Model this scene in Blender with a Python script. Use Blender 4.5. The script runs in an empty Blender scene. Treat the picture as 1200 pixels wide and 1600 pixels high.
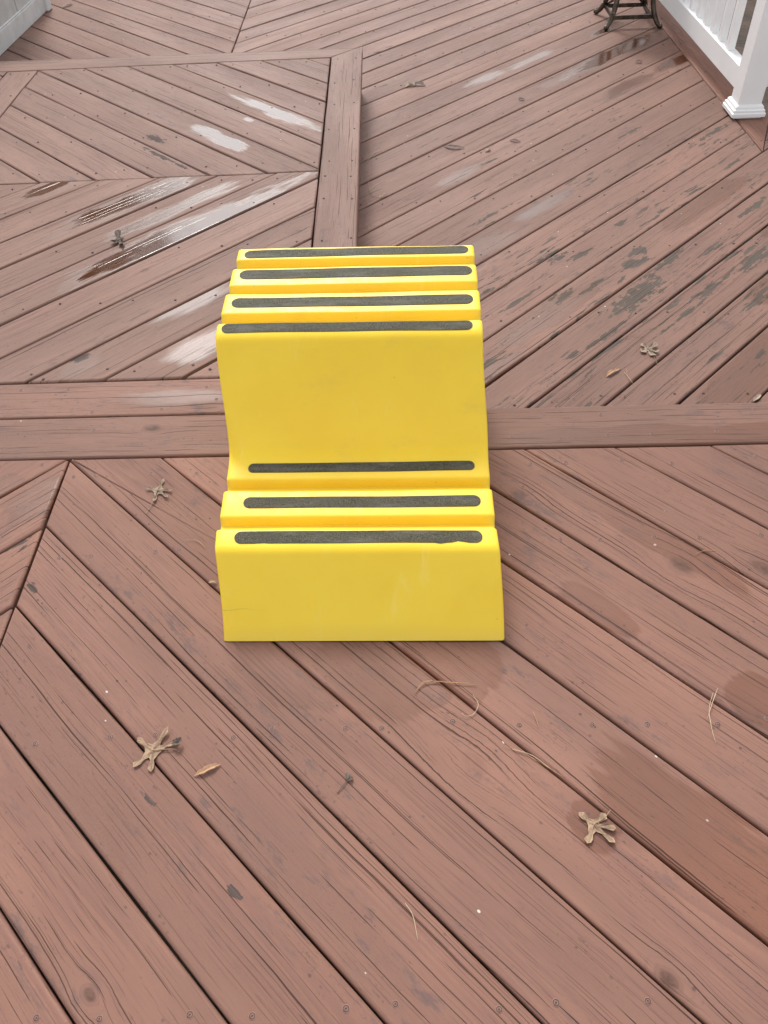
import bpy, bmesh, math, random
from math import radians, sin, cos, pi, hypot, atan2, exp
from mathutils import Vector, Matrix
random.seed(7)
S = bpy.context.scene
# ------------------------------------------------------------------ camera
F_PX, PITCH, ROLL, CAM_H = 1270.83, radians(46.650), radians(-2.5197), 1.2519
cam_d = bpy.data.cameras.new('camera'); cam = bpy.data.objects.new('camera', cam_d); S.collection.objects.link(cam)
cam_d.sensor_fit = 'VERTICAL'; cam_d.sensor_height = 36.0; cam_d.sensor_width = 36.0
cam_d.lens = F_PX / 1600 * 36.0
cam_d.clip_start = 0.02; cam_d.clip_end = 400
Fv = Vector((0, cos(PITCH), -sin(PITCH))); Uv = Vector((0, sin(PITCH), cos(PITCH))); Rv = Vector((1, 0, 0))
cx = Rv * cos(ROLL) + Uv * sin(ROLL); cy = -Rv * sin(ROLL) + Uv * cos(ROLL)
M = Matrix((cx, cy, -Fv)).transposed().to_4x4(); M.translation = Vector((0, 0, CAM_H))
cam.matrix_world = M
S.camera = cam
# ------------------------------------------------------------------ world and sun (bright overcast, veiled sun ahead on the left)
SUN_EL, SUN_AZ = 46.0, -10.0          # degrees; azimuth measured from +Y towards +X
W_ = bpy.data.worlds.new('World'); S.world = W_; W_.use_nodes = True
nt = W_.node_tree; nt.nodes.clear()
wo = nt.nodes.new('ShaderNodeOutputWorld'); bg = nt.nodes.new('ShaderNodeBackground')
sky = nt.nodes.new('ShaderNodeTexSky'); sky.sky_type = 'NISHITA'; sky.sun_disc = False
sky.sun_elevation = radians(SUN_EL); sky.sun_rotation = radians(SUN_AZ)
sky.dust_density = 2.0; sky.air_density = 1.0; sky.ozone_density = 1.0
hsv = nt.nodes.new('ShaderNodeHueSaturation'); hsv.inputs['Saturation'].default_value = 0.16
nt.links.new(sky.outputs[0], hsv.inputs['Color']); nt.links.new(hsv.outputs[0], bg.inputs[0])
bg.inputs[1].default_value = 0.15
nt.links.new(bg.outputs[0], wo.inputs[0])
sl = bpy.data.lights.new('sun', 'SUN'); sl.energy = 1.08; sl.angle = radians(14); sl.color = (1.0, 0.965, 0.92)
sun = bpy.data.objects.new('sun', sl); S.collection.objects.link(sun)
sd = Vector((sin(radians(SUN_AZ)) * cos(radians(SUN_EL)), cos(radians(SUN_AZ)) * cos(radians(SUN_EL)), sin(radians(SUN_EL))))
sun.rotation_euler = sd.to_track_quat('Z', 'Y').to_euler(); sun.location = sd * 20
S.view_settings.view_transform = 'Standard'; S.view_settings.look = 'None'
S.view_settings.exposure = 1.14; S.view_settings.gamma = 1.0; S.view_settings.use_curve_mapping = False
S.cycles.max_bounces = 5; S.cycles.use_adaptive_sampling = True; S.cycles.adaptive_threshold = 0.015

H = 0.1882            # height of the upper deck above the lower one
YAW = radians(-1.39)  # the deck's own axes are turned a little against the view
LOZ = -H
# ------------------------------------------------------------------ helpers
COL = S.collection
def link(o, parent=None):
    COL.objects.link(o)
    if parent: o.parent = parent
    return o
def mesh_obj(name, verts, faces, mat=None, parent=None, loc=(0, 0, 0), rz=0.0, smooth=False):
    me = bpy.data.meshes.new(name); me.from_pydata([tuple(v) for v in verts], [], faces); me.update()
    if smooth:
        for p in me.polygons: p.use_smooth = True
    if mat: me.materials.append(mat)
    o = bpy.data.objects.new(name, me); o.location = loc; o.rotation_euler = (0, 0, rz)
    return link(o, parent)
def bm_obj(name, bm, mat=None, parent=None, loc=(0, 0, 0), rz=0.0, smooth=False):
    me = bpy.data.meshes.new(name); bmesh.ops.recalc_face_normals(bm, faces=bm.faces); bm.to_mesh(me); bm.free()
    if smooth:
        for p in me.polygons: p.use_smooth = True
    if mat: me.materials.append(mat)
    o = bpy.data.objects.new(name, me); o.location = loc; o.rotation_euler = (0, 0, rz)
    return link(o, parent)
def empty(name, loc=(0, 0, 0), rz=0.0):
    o = bpy.data.objects.new(name, None); o.location = loc; o.rotation_euler = (0, 0, rz); o.empty_display_size = .1
    return link(o)
def tag(o, label, cat, group=None):
    o['label'] = label; o['category'] = cat
    if group: o['group'] = group
    return o
def struct(o): o['kind'] = 'structure'; return o
def bm_box(bm, x0, x1, y0, y1, z0, z1, bev=0.0, seg=2):
    r = bmesh.ops.create_cube(bm, size=1.0); vs = r['verts']
    for v in vs: v.co = Vector((x0 + (v.co.x + .5) * (x1 - x0), y0 + (v.co.y + .5) * (y1 - y0), z0 + (v.co.z + .5) * (z1 - z0)))
    if bev > 0:
        es = list({e for v in vs for e in v.link_edges})
        bmesh.ops.bevel(bm, geom=es, offset=bev, segments=seg, profile=.5, affect='EDGES')
def tube(bm, pts, rad, n=8, flat=1.0):
    pts = [Vector(p) for p in pts]; rings = []
    rads = rad if isinstance(rad, (list, tuple)) else [rad] * len(pts)
    for i, p in enumerate(pts):
        t = (pts[min(i + 1, len(pts) - 1)] - pts[max(i - 1, 0)]).normalized()
        a = Vector((0, 0, 1)) if abs(t.z) < .9 else Vector((1, 0, 0))
        s = t.cross(a).normalized(); u = s.cross(t).normalized()
        rings.append([bm.verts.new(p + (s * cos(2 * pi * k / n) + u * sin(2 * pi * k / n) * flat) * rads[i]) for k in range(n)])
    for a, b in zip(rings, rings[1:]):
        for k in range(n): bm.faces.new((a[k], a[(k + 1) % n], b[(k + 1) % n], b[k]))
    bm.faces.new(rings[0][::-1]); bm.faces.new(rings[-1])
def catmull(P, n=6):
    P = [Vector(p) for p in P]
    if len(P) < 3: return [P[0].lerp(P[-1], i / n) for i in range(n + 1)]
    out = []; Q = [P[0] * 2 - P[1]] + P + [P[-1] * 2 - P[-2]]
    for i in range(1, len(Q) - 2):
        a, b, c, d = Q[i - 1:i + 3]
        for k in range(n):
            t = k / n
            out.append(.5 * ((2 * b) + (c - a) * t + (2 * a - 5 * b + 4 * c - d) * t * t + (3 * b - a - 3 * c + d) * t ** 3))
    return out + [P[-1]]

# ------------------------------------------------------------------ node mini-language
class G:
    """Small wrapper so that shader arithmetic reads like formulas."""
    def __init__(s, name):
        s.m = bpy.data.materials.new(name); s.m.use_nodes = True; s.t = s.m.node_tree; s.t.nodes.clear()
        s.out = s.t.nodes.new('ShaderNodeOutputMaterial'); s.b = s.t.nodes.new('ShaderNodeBsdfPrincipled')
        s.t.links.new(s.b.outputs[0], s.out.inputs[0])
    def node(s, ty, **kw):
        n = s.t.nodes.new(ty)
        for k, v in kw.items(): setattr(n, k, v)
        return n
    def put(s, sock, v):
        if isinstance(v, X): s.t.links.new(v.s, sock)
        elif v is not None: sock.default_value = v
    def m_(s, op, *a, clamp=False):
        n = s.node('ShaderNodeMath', operation=op, use_clamp=clamp)
        for i, v in enumerate(a): s.put(n.inputs[i], v)
        return X(s, n.outputs[0])
    def vec(s, x, y, z=0.0):
        n = s.node('ShaderNodeCombineXYZ'); s.put(n.inputs[0], x); s.put(n.inputs[1], y); s.put(n.inputs[2], z); return X(s, n.outputs[0])
    def noise(s, v, scale=1.0, detail=2.0, rough=.5, dist=0.0):
        n = s.node('ShaderNodeTexNoise'); s.put(n.inputs['Vector'], v); n.inputs['Scale'].default_value = scale
        n.inputs['Detail'].default_value = detail; n.inputs['Roughness'].default_value = rough; n.inputs['Distortion'].default_value = dist
        return X(s, n.outputs[0])
    def voro(s, v, scale=1.0):
        n = s.node('ShaderNodeTexVoronoi'); s.put(n.inputs['Vector'], v); n.inputs['Scale'].default_value = scale
        return X(s, n.outputs['Distance']), X(s, n.outputs['Color'])
    def ramp(s, v, a, b, lo=0.0, hi=1.0, smooth=True):
        n = s.node('ShaderNodeMapRange', interpolation_type='SMOOTHSTEP' if smooth else 'LINEAR')
        s.put(n.inputs[0], v); s.put(n.inputs[1], a); s.put(n.inputs[2], b); s.put(n.inputs[3], lo); s.put(n.inputs[4], hi)
        return X(s, n.outputs[0])
    def mix(s, f, a, b, blend='MIX'):
        n = s.node('ShaderNodeMix', data_type='RGBA', blend_type=blend)
        s.put(n.inputs[0], f)
        for k, v in ((6, a), (7, b)):
            if isinstance(v, tuple): n.inputs[k].default_value = (*v[:3], 1)
            else: s.put(n.inputs[k], v)
        return X(s, n.outputs[2])
    def attr(s, name):
        n = s.node('ShaderNodeAttribute', attribute_type='OBJECT', attribute_name=name)
        return n
    def bump(s, h, strength=.5, dist=.001):
        n = s.node('ShaderNodeBump'); s.put(n.inputs['Height'], h); s.put(n.inputs['Strength'], strength); n.inputs['Distance'].default_value = dist
        s.t.links.new(n.outputs[0], s.b.inputs['Normal'])
    def obj_xyz(s):
        tc = s.node('ShaderNodeTexCoord'); sp = s.node('ShaderNodeSeparateXYZ'); s.t.links.new(tc.outputs['Object'], sp.inputs[0])
        return X(s, tc.outputs['Object']), X(s, sp.outputs[0]), X(s, sp.outputs[1]), X(s, sp.outputs[2])
    def rnd(s):
        n = s.node('ShaderNodeObjectInfo'); return X(s, n.outputs['Random'])
    def set(s, **kw):
        for k, v in kw.items():
            k = {'color': 'Base Color', 'rough': 'Roughness', 'metal': 'Metallic', 'spec': 'Specular IOR Level', 'sss': 'Subsurface Weight', 'coat': 'Coat Weight'}.get(k, k)
            if isinstance(v, tuple) and len(v) == 3 and k != 'Subsurface Radius': v = (*v, 1)
            s.put(s.b.inputs[k], v)
        return s.m
class X:
    def __init__(s, g, sock): s.g = g; s.s = sock
    def __add__(s, o): return s.g.m_('ADD', s, o)
    def __radd__(s, o): return s.g.m_('ADD', o, s)
    def __sub__(s, o): return s.g.m_('SUBTRACT', s, o)
    def __rsub__(s, o): return s.g.m_('SUBTRACT', o, s)
    def __mul__(s, o): return s.g.m_('MULTIPLY', s, o)
    def __rmul__(s, o): return s.g.m_('MULTIPLY', o, s)
    def abs(s): return s.g.m_('ABSOLUTE', s)
    def max(s, o): return s.g.m_('MAXIMUM', s, o)
    def min(s, o): return s.g.m_('MINIMUM', s, o)

# ------------------------------------------------------------------ material: painted, weathered deck board
NW, NC, NK = 3, 5, 2        # slots per board: wet and painted-shade patches, bare patches, knots
def deck_material(worn):
    g = G('weathered brown deck paint, worn' if worn else 'weathered brown deck paint')
    P, u, v0, z = g.obj_xyz(); r = g.rnd()
    off = r * 61.7; uo = u + off
    def slot(name, dz=0):
        a = g.attr(name); sp = g.node('ShaderNodeSeparateColor'); g.t.links.new(a.outputs['Color'], sp.inputs[0])
        du = u - X(g, sp.outputs[0]); dv = v0 - X(g, sp.outputs[1])
        return du, dv, X(g, sp.outputs[2]), X(g, a.outputs['Alpha'])
    # slow wander of the grain, and its bend round knots
    wob = g.noise(g.vec(uo * 1.3, v0 * 4.0, off), 1.0, 2.0)
    v = v0 + (wob - .5) * .035
    knot_core = None; knot_ring = None; kn = g.noise(g.vec(uo * 45.0, v0 * 70.0, 3.1), 1.0, 3.0, .65)
    for k in range(NK):
        du, dv, s, w = slot('knot%d' % k)
        rr = g.m_('SQRT', (du * s * .58) * (du * s * .58) + (dv * s) * (dv * s)) + (kn - .5) * .8
        e = g.m_('EXPONENT', (rr * rr) * -.22)
        v = v - dv * e * .75
        core = g.ramp(rr, .35, .95, 1.0, 0.0) * w * g.ramp(kn, .30, .62, .45, 1.0)
        rg = w * g.m_('SINE', rr * 9.0 + (wob - .5) * 8.0) * g.ramp(rr, 1.0, 2.4, 1.0, 0.0) * g.ramp(rr, .2, .9)
        knot_core = core if knot_core is None else knot_core.max(core)
        knot_ring = rg if knot_ring is None else knot_ring + rg
    # growth rings (raised grain), different strength from board to board
    rn = g.noise(g.vec(uo * .55, v * 13.0, off), 1.0, 1.0)
    fr = g.m_('FRACT', rn * 17.0)
    tri = g.ramp(fr, 0.0, .75) * g.ramp(fr, .82, 1.0, 1.0, 0.0)
    zone = g.ramp(g.noise(g.vec(uo * 1.1, v0 * 7.0, off + 5.0), 1.0, 2.0), .42, .62)
    rmask = zone * g.ramp(g.m_('FRACT', r * 7.31), .1, .9, .35, 1.0)
    fine = g.noise(g.vec(uo * 7.0, v * 330.0, off), 1.0, 2.0, .65)
    fine2 = g.noise(g.vec(uo * 30.0, v * 140.0, off), 1.0, 3.0, .7)
    # long open cracks
    wig = (g.noise(g.vec(uo * 9.0, v0 * 22.0, off), 1.0, 3.0, .6) - .5) * .0042
    vk = v + wig
    def crack(K, wid, seed, mu, t0, t1, keep):
        a = vk * K + seed; cell = g.m_('FLOOR', a); f = g.m_('FRACT', a)
        wn_ = g.node('ShaderNodeTexWhiteNoise', noise_dimensions='2D'); g.put(wn_.inputs['Vector'], g.vec(cell, off + seed))
        sp = g.node('ShaderNodeSeparateColor'); g.t.links.new(wn_.outputs['Color'], sp.inputs[0])
        pos = X(g, sp.outputs[0]) * .6 + .2
        mk = g.ramp(g.noise(g.vec(uo * mu + cell * 3.7, cell * 5.3, off), 1.0, 2.0, .6), t0, t1) * g.ramp(X(g, sp.outputs[1]), 1.0 - keep - .02, 1.0 - keep)
        d = (f - pos).abs() * (1.0 / K); w = wid * (.25 + mk) 
        return g.ramp(d, w * .35, w, 1.0, 0.0) * g.ramp(mk, 0.0, .35)
    c1 = crack(19.0, .00135, 1.3, 2.0, .44, .62, .55)
    c2 = crack(58.0, .00085, 5.7, 4.5, .46, .60, .60)
    c3 = crack(190.0, .00060, 9.1, 9.0, .46, .62, .65)
    cracks = c1.max(c2 * .80).max(c3 * .55)
    # smudges, specks
    sm = g.noise(g.vec(uo * 14.0, v * 42.0, off), 1.0, 4.0, .72)
    smm = g.ramp(g.noise(g.vec(uo * 2.6, v0 * 9.0, off + 9.0), 1.0, 2.0), .46, .66)
    smudge = g.ramp(sm, .52, .68) * smm
    vd, vc = g.voro(g.vec(uo * 48.0, v * 62.0, off)); 
    clump = g.ramp(g.noise(g.vec(uo * 5.0, v0 * 16.0, off + 3.0), 1.0, 3.0), .46 if worn else .52, .62 if worn else .68)
    fleck = g.ramp(g.noise(g.vec(uo * 60.0, v * 190.0, off + 7.0), 1.0, 3.0, .7), .60, .68) * g.ramp(g.noise(g.vec(uo * 4.0, v0 * 12.0, off + 41.0), 1.0, 2.0), .44, .62)
    specks = (g.ramp(vd, .10, .17, 1.0, 0.0) * clump).max(fleck * .7)
    wd, wc = g.voro(g.vec(uo * 17.0, v * 24.0, off + 2.0))
    spc = g.node('ShaderNodeSeparateColor'); g.t.links.new(wc.s, spc.inputs[0])
    white = g.ramp(wd, .035, .055, 1.0, 0.0) * g.ramp(X(g, spc.outputs[0]), .80, .82)
    # bare wood where the paint has lifted
    wear = X(g, g.attr('wear').outputs['Fac'])
    cn = g.noise(g.vec(uo * 20.0, v * 58.0, off), 1.0, 4.0, .68)
    chip = None
    for k in range(NC):
        du, dv, ia, ib = slot('bare%d' % k)
        rr = g.m_('SQRT', (du * ia) * (du * ia) + (dv * ib) * (dv * ib))
        c = 1.15 - rr
        chip = c if chip is None else chip.max(c)
    chip = g.ramp(chip.max(-1.0) + (cn - .5) * 4.2, .25, .42)
    if worn: cw = g.noise(g.vec(uo * 8.5, v * 62.0, off + 13.0), 1.0, 5.0, .66)
    if worn: cl = g.noise(g.vec(uo * 1.7, v0 * 8.0, off + 17.0), 1.0, 2.0)
    if worn:
        th = 1.165 - wear * .24 - (cl - .5) * 1.15
        chip = chip.max(g.ramp(cw - th * .62, .035, .055))
    # wet patches, and the shade painted the same way before the step stool
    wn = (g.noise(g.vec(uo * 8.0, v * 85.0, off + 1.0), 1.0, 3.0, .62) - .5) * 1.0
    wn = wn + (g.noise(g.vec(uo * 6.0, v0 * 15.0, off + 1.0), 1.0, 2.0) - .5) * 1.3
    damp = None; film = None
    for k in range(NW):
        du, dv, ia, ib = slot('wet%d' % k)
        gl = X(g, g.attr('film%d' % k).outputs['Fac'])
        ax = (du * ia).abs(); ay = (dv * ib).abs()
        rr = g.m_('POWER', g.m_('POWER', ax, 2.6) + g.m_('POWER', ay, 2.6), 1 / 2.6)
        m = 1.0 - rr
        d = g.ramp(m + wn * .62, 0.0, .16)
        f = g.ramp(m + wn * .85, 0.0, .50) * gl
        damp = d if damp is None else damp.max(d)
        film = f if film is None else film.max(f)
    # colour
    big = g.noise(g.vec(uo * 1.5, v0 * 6.0, off + 21.0), 1.0, 3.0)
    big2 = g.noise(g.vec(uo * 3.2, v0 * 9.0, off + 31.0), 1.0, 3.0)
    mott = g.noise(g.vec(uo * 260.0, v0 * 420.0, off), 1.0, 2.0, .6)
    col = g.mix(g.ramp(big, .3, .7), (.272, .130, .088), (.212, .108, .077))
    col = g.mix(g.ramp(fine2, .35, .75) * .30, col, (.205, .108, .088))
    tone = g.ramp(g.m_('FRACT', r * 13.7), 0.0, 1.0, .80, 1.10, False) * g.ramp(big2, .3, .7, .90, 1.06)
    hs = g.node('ShaderNodeHueSaturation'); g.put(hs.inputs['Value'], tone); g.t.links.new(col.s, hs.inputs['Color']); col = X(g, hs.outputs[0])
    col = g.mix(g.ramp(mott, .38, .70) * .46, col, (.200, .112, .092))
    fade = X(g, g.attr('fade').outputs['Fac'])
    col = g.mix(fade, col, (.160, .124, .106))
    col = g.mix(tri * rmask * .48, col, (.150, .078, .066))
    col = g.mix(g.ramp(fine, .55, .80) * .50, col, (.120, .066, .056))
    col = g.mix(g.ramp(knot_ring, .2, 1.0) * .35, col, (.140, .075, .062))
    col = g.mix(smudge * .62, col, (.085, .066, .068))
    gcol = g.mix(g.ramp(fine, .3, .7), (.058, .049, .041), (.108, .092, .076)) if worn else g.mix(g.ramp(fine, .3, .7), (.050, .040, .038), (.085, .066, .060))
    col = g.mix(chip * .9, col, gcol)
    col = g.mix(specks * .75, col, (.060, .042, .040))
    col = g.mix(cracks * .86, col, (.046, .021, .016))
    col = g.mix(knot_core * .85, col, (.060, .032, .024))
    col = g.mix(white * .8, col, (.60, .56, .50))
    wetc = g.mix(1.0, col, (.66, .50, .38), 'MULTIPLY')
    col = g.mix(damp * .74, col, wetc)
    wf = g.mix(1.0, col, (.48, .34, .22), 'MULTIPLY')
    col = g.mix(film * .9, col, wf)
    rough = g.ramp(big, .3, .7, .58, .68) + (fine2 - .5) * .16 + chip * .2
    rough = rough - damp * .10
    rough = rough * (1.0 - film * .90) + film * g.ramp(film + wn * .5, .1, .9, .15, .02)
    h = tri * rmask * .55 + fine2 * .60 + mott * .30 - c1.max(c2) * 1.7
    g.bump(h, g.m_('SUBTRACT', .70, film * .56), .0011)
    return g.set(color=col, rough=rough, spec=.15 + film * .38 + damp * .10)
M_DECK = deck_material(False); M_DECKW = deck_material(True)

# ------------------------------------------------------------------ other materials
def simple(name, col, rough=.5, metal=0.0, nscale=0.0, namt=.15, bumpd=0.0, bscale=80, **kw):
    g = G(name); P, x, y, z = g.obj_xyz()
    c = col
    if nscale:
        n = g.noise(P, nscale, 4.0, .6)
        c = g.mix(g.ramp(n, .3, .7), tuple(k * (1 - namt) for k in col), tuple(min(1, k * (1 + namt)) for k in col))
    if bumpd: g.bump(g.noise(P, bscale, 3.0, .6), .5, bumpd)
    return g.set(color=c, rough=rough, metal=metal, **kw)
def yellow_material():
    g = G('yellow moulded polyethylene'); P, x, y, z = g.obj_xyz()
    n = g.noise(P, 5.0, 4.0, .6); f = g.noise(P, 60.0, 5.0, .7)
    col = g.mix(g.ramp(n, .3, .7), (.850, .595, .030), (.815, .545, .022))
    scuff = g.ramp(g.noise(g.vec(x * 30.0, y * 8.0, z * 9.0), 1.0, 6.0, .7), .57, .78)
    col = g.mix(scuff * .36, col, (.88, .72, .22))
    dirt = g.ramp(g.noise(g.vec(x * 9.0, y * 14.0, z * 20.0), 1.0, 6.0, .7), .54, .76) * g.ramp(g.noise(P, 3.0, 1.0), .42, .60)
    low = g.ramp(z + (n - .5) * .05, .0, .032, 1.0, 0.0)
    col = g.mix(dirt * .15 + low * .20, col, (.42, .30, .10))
    vd, vc = g.voro(P, 42.0)
    col = g.mix(g.ramp(vd, .035, .06, 1.0, 0.0) * g.ramp(g.noise(P, 6.0, 1.0), .56, .62) * .7, col, (.40, .28, .08))
    # a faint wandering crease low on the front
    ln = g.ramp((z - .047 - (g.noise(g.vec(x * 11.0, 0.0, 0.0), 1.0, 3.0) - .5) * .02).abs(), .0004, .0012, 1.0, 0.0) * g.ramp(x, -.25, -.17, 1.0, 0.0)
    col = g.mix(ln * .45, col, (.45, .32, .06))
    g.bump(f * .4 + n * 3.0, .35, .0008)
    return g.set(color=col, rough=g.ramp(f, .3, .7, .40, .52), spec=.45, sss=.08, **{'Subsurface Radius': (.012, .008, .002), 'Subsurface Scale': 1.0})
def grip_material():
    g = G('gritty dark grey grip tape'); P, x, y, z = g.obj_xyz()
    f = g.noise(P, 520.0, 3.0, .75); n = g.noise(g.vec(x * 9.0, y * 40.0, z), 1.0, 5.0, .7)
    col = g.mix(g.ramp(f, .38, .66), (.026, .023, .013), (.112, .103, .070))
    col = g.mix(g.ramp(n, .45, .75) * .55, col, (.16, .15, .125))
    g.bump(f, .7, .0008)
    return g.set(color=col, rough=.8, spec=.35)
M_YEL = yellow_material(); M_GRIP = grip_material()
M_WHITE = simple('white vinyl railing', (.78, .775, .77), .38, 0, 6.0, .025)
M_CAB = simple('pale grey resin', (.47, .475, .46), .5, 0, 9.0, .10, .0004, 140)
M_TRIM = simple('pale grey resin trim', (.54, .545, .53), .5, 0, 11.0, .08, .0004, 140)
M_BRONZE = simple('antique bronze metal', (.085, .066, .050), .38, .75, 30.0, .5, .0006, 90)
M_GROUND = simple('dark soil and mulch', (.060, .036, .024), .9, 0, 3.0, .5, .02, 20)
M_JOIST = simple('treated joist timber', (.10, .085, .06), .8, 0, 12.0, .3, .001, 60)
M_GRASS = simple('short lawn', (.045, .070, .028), .9, 0, 2.0, .35, .02, 30)
M_SCREW = simple('weathered screw head', (.150, .076, .056), .6, .0, 300.0, .4)
M_HOLE = simple('screw recess', (.055, .030, .024), .8)
M_RIM = simple('paint rim round screw', (.225, .115, .085), .55, 0, 200.0, .15)
def leaf_mat(name, a, b, vs=260):
    g = G(name); P, x, y, z = g.obj_xyz()
    n = g.noise(P, 70.0, 5.0, .7); f = g.noise(P, vs, 3.0, .7)
    col = g.mix(g.ramp(n, .35, .65), a, b)
    col = g.mix(g.ramp(f, .55, .75) * .6, col, tuple(k * .45 for k in a))
    g.bump(f + n, .8, .0012)
    return g.set(color=col, rough=.75)
M_LEAF = leaf_mat('dry tan oak leaf', (.40, .27, .17), (.25, .16, .10))
M_LEAFG = leaf_mat('dry grey leaf', (.36, .27, .195), (.22, .16, .115))
M_LEAFO = leaf_mat('dry orange tan leaf', (.42, .24, .13), (.30, .17, .10))
M_LEAFD = leaf_mat('dark rotten leaf', (.09, .06, .045), (.13, .10, .08))
M_NEEDLE = simple('dry pine needle', (.36, .185, .085), .55, 0, 60.0, .25)
M_NEEDLE2 = simple('bleached pine needle', (.44, .33, .22), .6, 0, 60.0, .2)

# ------------------------------------------------------------------ deck lines, metres (point on the line, direction in degrees)
LOW = [(0.7969,1.2894,-46.315),(0.6638,1.2113,-46.236),(0.5702,1.101,-46.358),(0.5005,0.9644,-46.29),(0.4606,0.7966,-46.138),(0.3959,0.649,-46.399),(0.2253,0.6193,-46.446),(0.0191,0.6221,-46.273),(-0.0896,0.5248,-46.47),(-0.2852,0.5171,-46.339),(-0.4086,0.4348,-46.199),(-0.5209,0.3421,-46.474)]
LM = [(-0.7877,1.3273,43.919),(-0.7595,1.146,43.518),(-0.7391,0.9649,43.681)]
RIGHT = [(0.1253,5.2763,43.61),(0.1191,5.0799,43.61),(0.1126,4.8786,43.61),(0.1061,4.6743,43.61),(0.0992,4.4595,43.61),(0.0927,4.2548,43.61),(0.4984,4.4343,43.661),(0.4756,4.2047,43.664),(0.4544,3.987,43.606),(0.6927,4.0208,43.544),(0.6709,3.8015,43.485),(0.6799,3.6059,43.528),(0.7792,3.5022,43.522),(0.8681,3.384,43.445),(0.9441,3.2496,43.514),(0.9993,3.1025,43.39),(1.0508,2.9488,43.505),(1.0701,2.7669,43.793),(0.6459,2.1614,43.763),(0.6642,1.9749,43.495),(0.8724,1.9676,43.45),(0.9757,1.867,43.315),(1.0548,1.7382,43.586)]
PF = [(-1.2586,2.9532,-46.474),(-1.1641,3.0602,-46.493),(-1.0273,3.1304,-46.388),(-0.8211,3.1233,-46.379),(-0.6959,3.2026,-46.34),(-0.5832,3.292,-46.642),(-0.5644,3.4821,-46.638),(-0.5323,3.66,-46.764),(-0.3719,3.7057,-46.448),(-0.2958,3.8345,-46.43),(-0.2079,3.9577,-46.391)]
QF = [(-1.2189,2.7938,43.683),(-1.1052,2.7006,43.877),(-0.9982,2.5975,43.999),(-0.9032,2.488,44.195),(-0.8306,2.3512,44.344),(-0.6474,2.3397,44.093),(-0.7612,2.0242,43.783),(-0.712,1.8697,43.721),(-0.5789,1.7993,43.615),(-0.4607,1.7142,43.516)]
FL = [(-1.853,4.8632,-46.373),(-1.7283,4.9485,-46.303),(-1.6035,5.0262,-46.321),(-1.4689,5.1083,-46.505),(-1.2926,5.138,-46.549),(-1.0742,5.1052,-46.293),(-0.8293,5.0581,-46.34),(-0.8372,5.2884,-46.314),(-0.8442,5.5184,-46.368)]
bn = (-0.0315,1.3726,-1.844); bmid = (-0.0187,1.5203,-1.917); chev = (-0.682,2.8489,-0.337)
ptin = (-0.8575,4.0106,-0.067); ptout = (-0.8232,4.1423,-0.952); pfin = (-0.7254,1.6861,-1.324)
prin = (-0.1747,2.8674,88.744); prout = (-0.0352,2.858,88.648); plin = (-1.4797,3.7101,88.526); plout = (-1.6113,3.9626,88.612)
mit = (-0.7225,1.1473,88.564); redge = (1.6021,3.9205,89.385); seam = (-0.6894,5.1456,88.418)
CORNER = (1.5985, 3.2732)
PITCHB = .1461
def hp(L, side, off=0.0):
    """half plane: keeps the side (+1 left / -1 right of the direction), moved inwards by off"""
    th = radians(L[2]); n = Vector((-sin(th), cos(th))) * side
    return (n, n.dot(Vector(L[:2])) + off)
def shift(L, d):
    th = radians(L[2]); return (L[0] - sin(th) * d, L[1] + cos(th) * d, L[2])
def clip(poly, n, c):
    out = []
    for i, a in enumerate(poly):
        b = poly[(i + 1) % len(poly)]; da = n.dot(a) - c; db = n.dot(b) - c
        if da >= 0: out.append(a)
        if (da >= 0) != (db >= 0): out.append(a.lerp(b, da / (da - db)))
    return out
def area(p): return .5 * sum(p[i].x * p[(i + 1) % len(p)].y - p[(i + 1) % len(p)].x * p[i].y for i in range(len(p)))
BOARDS = []
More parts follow.
